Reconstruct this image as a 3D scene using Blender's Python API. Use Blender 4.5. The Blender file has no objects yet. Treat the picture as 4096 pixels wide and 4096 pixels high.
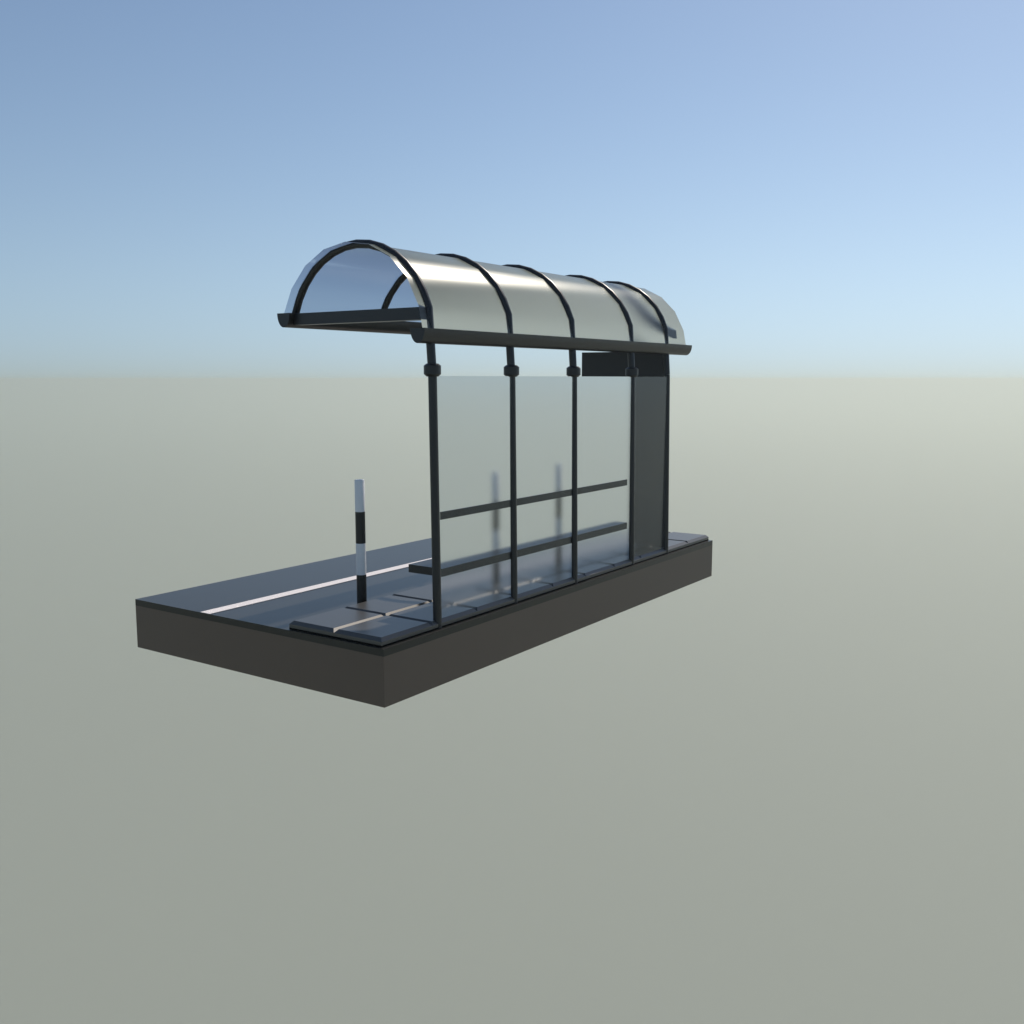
import bpy, bmesh, math
from mathutils import Vector

S = bpy.context.scene
COL = S.collection
R = math.radians

# ------------------------------------------------------------------ render
S.render.engine = 'CYCLES'
S.view_settings.view_transform = 'Standard'
S.view_settings.look = 'None'
S.view_settings.gamma = 1.0
S.view_settings.exposure = 0.0
S.view_settings.use_curve_mapping = False
S.cycles.max_bounces = 16
S.cycles.transmission_bounces = 12
S.cycles.glossy_bounces = 6
S.cycles.caustics_refractive = True
S.cycles.caustics_reflective = True

SUN_EL, SUN_AZ = 45.0, -0.1          # azimuth measured from +X towards +Y

# ------------------------------------------------------------------ materials
def mat(name):
    m = bpy.data.materials.new(name); m.use_nodes = True
    nt = m.node_tree
    return m, nt, nt.nodes['Principled BSDF']

def mottled(name, col, rough, spec=0.5, metallic=0.0, scale=6.0, amp=0.12, ramp=0.05, bump=0.0):
    """Principled with a faint procedural variation in colour and gloss."""
    m, nt, p = mat(name)
    tc = nt.nodes.new('ShaderNodeTexCoord')
    n = nt.nodes.new('ShaderNodeTexNoise'); n.inputs['Scale'].default_value = scale
    n.inputs['Detail'].default_value = 6.0
    nt.links.new(tc.outputs['Object'], n.inputs['Vector'])
    mx = nt.nodes.new('ShaderNodeMix'); mx.data_type = 'RGBA'
    a = tuple(c * (1 - amp) for c in col) + (1,)
    b = tuple(c * (1 + amp) for c in col) + (1,)
    mx.inputs[6].default_value = a; mx.inputs[7].default_value = b
    nt.links.new(n.outputs['Fac'], mx.inputs[0])
    nt.links.new(mx.outputs[2], p.inputs['Base Color'])
    mr = nt.nodes.new('ShaderNodeMapRange')
    mr.inputs['To Min'].default_value = rough - ramp
    mr.inputs['To Max'].default_value = rough + ramp
    nt.links.new(n.outputs['Fac'], mr.inputs['Value'])
    nt.links.new(mr.outputs['Result'], p.inputs['Roughness'])
    p.inputs['Specular IOR Level'].default_value = spec
    p.inputs['Metallic'].default_value = metallic
    if bump:
        n2 = nt.nodes.new('ShaderNodeTexNoise'); n2.inputs['Scale'].default_value = 180.0
        nt.links.new(tc.outputs['Object'], n2.inputs['Vector'])
        bp = nt.nodes.new('ShaderNodeBump'); bp.inputs['Strength'].default_value = bump
        bp.inputs['Distance'].default_value = 0.002
        nt.links.new(n2.outputs['Fac'], bp.inputs['Height'])
        nt.links.new(bp.outputs['Normal'], p.inputs['Normal'])
    return m

M_METAL = mottled('dark_painted_metal', (0.014, 0.015, 0.017), 0.37, amp=0.06, ramp=0.01)
M_ASPHALT = mottled('asphalt', (0.034, 0.032, 0.027), 0.30, spec=0.28, amp=0.05, ramp=0.01, scale=2.0)
M_EARTH = mottled('brown_earth', (0.114, 0.081, 0.059), 0.5, amp=0.03, ramp=0.01)
M_PAVE = mottled('grey_paving', (0.066, 0.063, 0.056), 0.36, spec=0.72, amp=0.05, ramp=0.01)
M_BED = mottled('black_bedding', (0.003, 0.003, 0.003), 0.6, spec=0.1)
M_LINE = mottled('white_road_paint', (0.87, 0.81, 0.77), 0.5, amp=0.02)
M_WHITE = mottled('white_paint', (0.80, 0.80, 0.80), 0.45, amp=0.02)
M_BLACK = mottled('black_paint', (0.012, 0.013, 0.013), 0.35, amp=0.05)
M_PANEL = mottled('charcoal_board', (0.024, 0.023, 0.023), 0.45, amp=0.05)

def glass(name, col, rough):
    m, nt, p = mat(name)
    nt.nodes.remove(p)
    g = nt.nodes.new('ShaderNodeBsdfGlass'); g.name = 'glass'; g.distribution = 'BECKMANN'
    g.inputs['Color'].default_value = col + (1,)
    # the sheet bends light the same way from either side
    geo = nt.nodes.new('ShaderNodeNewGeometry')
    io = nt.nodes.new('ShaderNodeMapRange')
    io.inputs['To Min'].default_value = 1.45; io.inputs['To Max'].default_value = 1 / 1.45
    nt.links.new(geo.outputs['Backfacing'], io.inputs['Value'])
    nt.links.new(io.outputs['Result'], g.inputs['IOR'])
    tc = nt.nodes.new('ShaderNodeTexCoord')
    n = nt.nodes.new('ShaderNodeTexNoise'); n.inputs['Scale'].default_value = 1.3
    nt.links.new(tc.outputs['Object'], n.inputs['Vector'])
    mr = nt.nodes.new('ShaderNodeMapRange')
    mr.inputs['To Min'].default_value = rough - 0.01
    mr.inputs['To Max'].default_value = rough + 0.01
    nt.links.new(n.outputs['Fac'], mr.inputs['Value'])
    nt.links.new(mr.outputs['Result'], g.inputs['Roughness'])
    nt.links.new(g.outputs[0], nt.nodes['Material Output'].inputs['Surface'])
    return m
M_GLASS = glass('frosted_glass', (0.86, 0.885, 0.905), 0.26)
M_ROOF = glass('frosted_roof_sheet', (0.87, 0.88, 0.85), 0.32)
# clear crown band added to let square-on sun through the sheet onto the paving
nt = M_ROOF.node_tree; P = nt.nodes['glass']; OUT = nt.nodes['Material Output']
def mrange(src, a, b, c, d):
    n = nt.nodes.new('ShaderNodeMapRange'); n.interpolation_type = 'SMOOTHSTEP'
    for i, v in zip(('From Min', 'From Max', 'To Min', 'To Max'), (a, b, c, d)): n.inputs[i].default_value = v
    nt.links.new(src, n.inputs['Value']); return n.outputs['Result']
lw = nt.nodes.new('ShaderNodeLayerWeight'); lw.inputs['Blend'].default_value = 0.5
tcr = nt.nodes.new('ShaderNodeTexCoord')
sz = nt.nodes.new('ShaderNodeSeparateXYZ'); nt.links.new(tcr.outputs['Object'], sz.inputs[0])
def mul(a, b):
    n = nt.nodes.new('ShaderNodeMath'); n.operation = 'MULTIPLY'
    nt.links.new(a, n.inputs[0]); nt.links.new(b, n.inputs[1]); return n.outputs[0]
OY = 0.5                                   # the sheet's own origin stands at y = 0.5
mu = mul(mul(mrange(lw.outputs['Facing'], 0.50, 0.56, 0.92, 0.0), mrange(sz.outputs['Y'], 0.27 - OY, 0.35 - OY, 0.0, 1.0)),
         mrange(sz.outputs['Y'], 1.34 - OY, 1.42 - OY, 1.0, 0.0))
tr = nt.nodes.new('ShaderNodeBsdfTransparent'); mxs = nt.nodes.new('ShaderNodeMixShader')
nt.links.new(mu, mxs.inputs[0]); nt.links.new(P.outputs[0], mxs.inputs[1]); nt.links.new(tr.outputs[0], mxs.inputs[2])
nt.links.new(mxs.outputs[0], OUT.inputs['Surface'])

# ------------------------------------------------------------------ helpers
def link(o, parent=None):
    COL.objects.link(o)
    if parent: o.parent = parent
    return o

def empty(name, loc, label, cat, group=None):
    o = bpy.data.objects.new(name, None); o.location = loc
    o.empty_display_size = 0.2
    link(o); o['label'] = label; o['category'] = cat
    if group: o['group'] = group
    return o

def obj(name, bm, material, parent=None, smooth=False, origin=(0, 0, 0)):
    """Link bm (world coordinates) as one mesh; parent sits at its own location."""
    me = bpy.data.meshes.new(name)
    bmesh.ops.recalc_face_normals(bm, faces=bm.faces[:])
    off = Vector(parent.location) if parent and parent.type == 'EMPTY' else Vector((0, 0, 0))
    if parent and parent.type != 'EMPTY' and parent.parent:
        off = Vector(parent.parent.location)
    for v in bm.verts: v.co -= off
    bm.to_mesh(me); bm.free()
    me.materials.append(material)
    if smooth:
        me.shade_smooth() if hasattr(me, 'shade_smooth') else None
        try: me.set_sharp_from_angle(angle=R(smooth))
        except Exception: pass
    return link(bpy.data.objects.new(name, me), parent)

def box(bm, x0, x1, y0, y1, z0, z1, bev=0.0):
    r = bmesh.ops.create_cube(bm, size=1.0)
    for v in r['verts']:
        v.co = Vector((x0 if v.co.x < 0 else x1, y0 if v.co.y < 0 else y1, z0 if v.co.z < 0 else z1))
    if bev:
        es = list({e for v in r['verts'] for e in v.link_edges})
        bmesh.ops.bevel(bm, geom=es, offset=bev, segments=2, affect='EDGES', profile=0.5)
    return bm

def lathe(bm, cx, cy, prof, n=32):
    rings = []
    for r, z in prof:
        rings.append([bm.verts.new((cx + r * math.cos(2 * math.pi * k / n), cy + r * math.sin(2 * math.pi * k / n), z)) for k in range(n)])
    for a, b in zip(rings, rings[1:]):
        for k in range(n): bm.faces.new((a[k], a[(k + 1) % n], b[(k + 1) % n], b[k]))
    bm.faces.new(rings[0][::-1]); bm.faces.new(rings[-1])
    return bm

def tube_yz(bm, x, pts, r, n=16):
    """Round bar swept through points (y, z) of the plane x, mitred at each bend."""
    rings = []
    P = [Vector((0, a, b)) for a, b in pts]
    for i, p in enumerate(P):
        d0 = (p - P[i - 1]).normalized() if i else None
        d1 = (P[i + 1] - p).normalized() if i < len(P) - 1 else None
        t = (d0 + d1).normalized() if d0 and d1 else (d0 or d1)
        sc = 1.0 / max(0.3, t.dot(d1 or d0))
        side = Vector((0, -t.z, t.y))
        rings.append([bm.verts.new(Vector((x, p.y, p.z)) + Vector((1, 0, 0)) * r * math.cos(2 * math.pi * k / n) + side * r * sc * math.sin(2 * math.pi * k / n)) for k in range(n)])
    for a, b in zip(rings, rings[1:]):
        for k in range(n): bm.faces.new((a[k], a[(k + 1) % n], b[(k + 1) % n], b[k]))
    bm.faces.new(rings[0][::-1]); bm.faces.new(rings[-1])
    return bm

# ------------------------------------------------------------------ setting
L, W = 6.585, 3.247
def struct(name, bm, m, label=None):
    o = obj(name, bm, m); o['kind'] = 'structure'
    if label: o['label'] = label
    return o

# wide pale plain far below the floating piece of street
M_GROUND = mottled('pale_plain', (0.340, 0.366, 0.315), 0.85, spec=0.5, scale=0.00005, amp=0.01, ramp=0.01)
bm = bmesh.new()
GZ = -250.0
bmesh.ops.create_circle(bm, cap_ends=True, segments=256, radius=120000.0)
for v in bm.verts: v.co.z = GZ
struct('ground', bm, M_GROUND, 'smooth pale grey-green plain reaching to the horizon')

struct('earth_block', box(bmesh.new(), 0, L, 0, W, -0.485, -0.062), M_EARTH, 'brown block of earth under the asphalt')
bm = box(bmesh.new(), 0, L, 0, W, -0.062, 0.0)
struct('road', bm, M_ASPHALT, 'dark asphalt slab of street')
bm = box(bmesh.new(), 0.0015, L - 0.0015, 2.127, 2.262, 0.0005, 0.004)
struct('road_marking', bm, M_LINE, 'white line painted along the road')

# thin dusty air lying over the plain
mh = bpy.data.materials.new('dusty_air'); mh.use_nodes = True
mh.node_tree.nodes.clear()
ho = mh.node_tree.nodes.new('ShaderNodeOutputMaterial'); pv = mh.node_tree.nodes.new('ShaderNodeVolumePrincipled')
pv.inputs['Color'].default_value = (0.765, 0.803, 0.722, 1)
pv.inputs['Density'].default_value = 0.00050
pv.inputs['Anisotropy'].default_value = 0.45
mh.node_tree.links.new(pv.outputs[0], ho.inputs['Volume'])
hz_o = obj('haze', box(bmesh.new(), -125000, 125000, -125000, 125000, GZ - 1.0, 4.0), mh)
hz_o['kind'] = 'stuff'; hz_o['label'] = 'thin pale dusty air over the plain'
S.cycles.volume_bounces = 2

# pavement: two rows of ten bevelled slabs on a black bed
X0, X1, Y0, Y1 = 0.034, 6.564, 0.050, 1.114
nx, ny = 10, 2
px, py = (X1 - X0) / nx, (Y1 - Y0) / ny
zt, zm, zb, b = 0.073, 0.044, 0.014, 0.030
bm = bmesh.new()
for i in range(nx):
    for j in range(ny):
        xa, xb, ya, yb = X0 + i * px, X0 + (i + 1) * px, Y0 + j * py, Y0 + (j + 1) * py
        g = 0.0004
        if i: xa += g
        if i < nx - 1: xb -= g
        if j: ya += g
        if j < ny - 1: yb -= g
        lo = [bm.verts.new(c) for c in ((xa, ya, zb), (xb, ya, zb), (xb, yb, zb), (xa, yb, zb))]
        mi = [bm.verts.new(c) for c in ((xa, ya, zm), (xb, ya, zm), (xb, yb, zm), (xa, yb, zm))]
        to = [bm.verts.new(c) for c in ((xa + b, ya + b, zt), (xb - b, ya + b, zt), (xb - b, yb - b, zt), (xa + b, yb - b, zt))]
        bm.faces.new(lo[::-1]); bm.faces.new(to)
        for A, B in ((lo, mi), (mi, to)):
            for k in range(4): bm.faces.new((A[k], A[(k + 1) % 4], B[(k + 1) % 4], B[k]))
struct('pavement', bm, M_PAVE, 'two rows of bevelled grey paving slabs')
struct('pavement_bed', box(bmesh.new(), X0 - 0.001, X1 + 0.001, Y0 - 0.001, Y1 + 0.001, 0.0004, zb - 0.0004), M_BED, 'black bed under the paving slabs')

# ------------------------------------------------------------------ bus shelter
SH = empty('bus_shelter', (3.0, 0.5, 0.0), 'dark framed bus shelter with frosted glass back wall and arched roof', 'bus shelter')
PX = [0.79, 1.967, 3.10, 4.39, 5.30]
PY, PR = 0.106, 0.038
CY, CZ, RR = 0.9375, 2.486, 0.834

for i, x in enumerate(PX):
    bm = bmesh.new()
    lathe(bm, x, PY, [(PR, 0.0), (PR, 2.20)], 24)
    for v in bm.verts: v.co.y -= 0.028 * (1 - v.co.z / 2.2)      # the posts lean in very slightly
    post = obj('post', bm, M_METAL, SH, smooth=40)
    if i < 4:
        bm = bmesh.new()
        lathe(bm, x, PY, [(0.050, 2.168), (0.0735, 2.189), (0.0735, 2.259), (0.050, 2.277)], 24)
        obj('collar', bm, M_METAL, post, smooth=30)
    pts = [(PY, 2.2004)]
    a0 = 17.7
    for k in range(15):
        a = a0 + 10.33 * k
        if a > 164: break
        pts.append((CY - RR * math.cos(R(a)), CZ + RR * math.sin(R(a))))
    pts.append((CY + RR * math.cos(R(15.3)), CZ + RR * math.sin(R(15.3))))
    rib = obj('roof_rib', tube_yz(bmesh.new(), x, pts, 0.038), M_METAL, SH, smooth=45)

# arched roof sheet, nine facets
bm = bmesh.new()
ra, rb = [], []
for k in range(10):
    a = 0.1 + 18.2 * k
    if k == 0: a = 5.0
    if k == 9: a = 162.0
    y, z = CY - 0.840 * math.cos(R(a)), CZ + 0.840 * math.sin(R(a))
    ra.append(bm.verts.new((0.66, y, z))); rb.append(bm.verts.new((5.82, y, z)))
for k in range(9): bm.faces.new((ra[k], rb[k], rb[k + 1], ra[k + 1]))
roof = obj('roof_sheet', bm, M_ROOF, SH, smooth=60)

# half-round gutters along both eaves (closed ends, open trough)
def gutter(yc, ztop, hw, dp):
    x0, x1 = 0.60, 5.84
    bm = bmesh.new(); n = 16; t = 0.006
    def prof(a, d, zt_):
        return [(yc - a * math.cos(math.pi * k / n), zt_ - d * math.sin(math.pi * k / n)) for k in range(n + 1)]
    out = prof(hw, dp, ztop); inn = prof(hw - t, dp - t, ztop)
    A = [bm.verts.new((x0, y, z)) for y, z in out]; B = [bm.verts.new((x1, y, z)) for y, z in out]
    C = [bm.verts.new((x0 + t, y, z)) for y, z in inn]; D = [bm.verts.new((x1 - t, y, z)) for y, z in inn]
    for k in range(n):
        bm.faces.new((A[k], A[k + 1], B[k + 1], B[k])); bm.faces.new((C[k], D[k], D[k + 1], C[k + 1]))
    bm.faces.new(A); bm.faces.new(B[::-1]); bm.faces.new(C[::-1]); bm.faces.new(D)
    bm.faces.new((A[0], B[0], D[0], C[0])); bm.faces.new((A[-1], C[-1], D[-1], B[-1]))
    bm.faces.new((A[0], C[0], C[-1], A[-1])); bm.faces.new((B[0], B[-1], D[-1], D[0]))
    return obj('gutter', bm, M_METAL, SH, smooth=40)
gutter(0.106, 2.564, 0.078, 0.123)
gutter(1.684, 2.741, 0.080, 0.128)

# cross beams at both ends of the roof
for xa, xb in ((0.662, 0.765), (5.50, 5.605)):
    obj('cross_beam', box(bmesh.new(), xa, xb, 0.142, 1.62, 2.636, 2.739), M_METAL, SH)

# glass back wall: one pane per bay
GY = 0.085
for i in range(4):
    bm = bmesh.new()
    xa, xb = PX[i] + 0.02, PX[i + 1] - 0.02
    vs = [bm.verts.new(c) for c in ((xa, GY, 0.055), (xb, GY, 0.055), (xb, GY, 2.174), (xa, GY, 2.174))]
    f = bm.faces.new(vs)
    pane = obj('glass_pane', bm, M_GLASS, SH)
    me = pane.data
    if me.polygons[0].normal.y > 0: me.flip_normals()
me = roof.data
pm = me.polygons[0]
if pm.normal.y > 0: me.flip_normals()

obj('end_panel', box(bmesh.new(), 5.285, 5.325, 0.150, 1.292, 0.076, 2.482), M_PANEL, SH)
obj('backrest', box(bmesh.new(), 0.868, 4.285, 0.092, 0.118, 0.940, 1.008), M_METAL, SH)
obj('bench_seat', box(bmesh.new(), 0.876, 4.295, 0.092, 0.472, 0.436, 0.508), M_METAL, SH)

# ------------------------------------------------------------------ bollards
BY = 1.22
bx = [1.062, 2.449, 3.614]
labels = ['black and white striped bollard standing clear of the shelter at the open road end',
          'black and white bollard seen blurred through the glass bay nearest the open end',
          'black and white bollard seen blurred through the second glass bay']
root = empty('bollard', (bx[0], BY, 0), labels[0], 'bollard', 'striped bollards along the kerb')
kids = []
for k in range(4):
    m = M_BLACK if k % 2 == 0 else M_WHITE
    z0, z1 = 0.302 * k + (0.0 if k else 0.0003), 0.302 * (k + 1)
    prof = [(0.0468, z0), (0.0468, z1 - 0.0002)] if k < 3 else [(0.0468, z0), (0.0468, z1 - 0.006), (0.0425, z1)]
    kids.append(obj('black_band' if k % 2 == 0 else 'white_band', lathe(bmesh.new(), bx[0], BY, prof, 32), m, root, smooth=40))
for x, lb in zip(bx[1:], labels[1:]):
    r = root.copy(); COL.objects.link(r); r.location = (x, BY, 0); r['label'] = lb
    for c in kids:
        d = c.copy(); COL.objects.link(d); d.parent = r

# ------------------------------------------------------------------ light
w = bpy.data.worlds.new('World'); S.world = w; w.use_nodes = True
nt = w.node_tree; bg = nt.nodes['Background']
sky = nt.nodes.new('ShaderNodeTexSky'); sky.sky_type = 'NISHITA'
sky.sun_disc = False
sky.sun_elevation = R(SUN_EL)
sky.sun_rotation = R(90 - SUN_AZ)
sky.altitude = 0; sky.air_density = 1.0; sky.dust_density = 0.3; sky.ozone_density = 1.0
# the lowest band of sky is kept pale blue: it is looked up a little higher than it stands
def node(t, **k):
    n = nt.nodes.new(t)
    for a_, v_ in k.items(): setattr(n, a_, v_)
    return n
def mth(op, a_, b_=None):
    n = node('ShaderNodeMath', operation=op)
    for i_, v_ in enumerate((a_, b_)):
        if v_ is None: continue
        if isinstance(v_, (int, float)): n.inputs[i_].default_value = v_
        else: nt.links.new(v_, n.inputs[i_])
    return n.outputs[0]
tc = node('ShaderNodeTexCoord')
sx = node('ShaderNodeSeparateXYZ'); nt.links.new(tc.outputs['Generated'], sx.inputs[0])
zz = sx.outputs['Z']
zl = mth('SQRT', mth('ADD', mth('MULTIPLY', zz, zz), 0.13 ** 2))
cb = node('ShaderNodeCombineXYZ')
nt.links.new(sx.outputs['X'], cb.inputs[0]); nt.links.new(sx.outputs['Y'], cb.inputs[1]); nt.links.new(zl, cb.inputs[2])
nm = node('ShaderNodeVectorMath', operation='NORMALIZE'); nt.links.new(cb.outputs[0], nm.inputs[0])
nt.links.new(nm.outputs[0], sky.inputs['Vector'])
# dusty grey-green haze hugging the horizon
hz = mth('EXPONENT', mth('MULTIPLY', mth('MAXIMUM', zz, 0.0), -1 / 0.030))
tint = node('ShaderNodeMix', data_type='RGBA', blend_type='MULTIPLY')
clr = node('ShaderNodeMix', data_type='RGBA', blend_type='MULTIPLY')
clr.inputs[0].default_value = 1.0; clr.inputs[7].default_value = (1.01, 0.995, 0.98, 1)
nt.links.new(sky.outputs['Color'], clr.inputs[6])
nt.links.new(hz, tint.inputs[0]); nt.links.new(clr.outputs[2], tint.inputs[6])
tint.inputs[7].default_value = (0.96, 0.85, 0.72, 1)
nt.links.new(tint.outputs[2], bg.inputs['Color'])

bg.inputs['Strength'].default_value = 0.10

sl = bpy.data.lights.new('sun', 'SUN'); sl.energy = 3.4; sl.angle = R(0.53); sl.color = (1.0, 0.90, 0.79)
so = bpy.data.objects.new('sun', sl); COL.objects.link(so)
d = Vector((math.cos(R(SUN_EL)) * math.cos(R(SUN_AZ)), math.cos(R(SUN_EL)) * math.sin(R(SUN_AZ)), math.sin(R(SUN_EL))))
so.location = d * 30
so.rotation_euler = d.to_track_quat('Z', 'Y').to_euler()

# ------------------------------------------------------------------ camera
cam = bpy.data.cameras.new('camera'); co = bpy.data.objects.new('camera', cam); COL.objects.link(co)
cam.sensor_width = 36.0; cam.lens = 3982.2 / 4096 * 36.0
cam.clip_start = 0.05; cam.clip_end = 400000.0
pit, az = 7.6235, 34.4196
co.location = (-5.821, -5.237, 2.15)
co.rotation_euler = (R(90 - pit), 0, R(az - 90))
S.camera = co
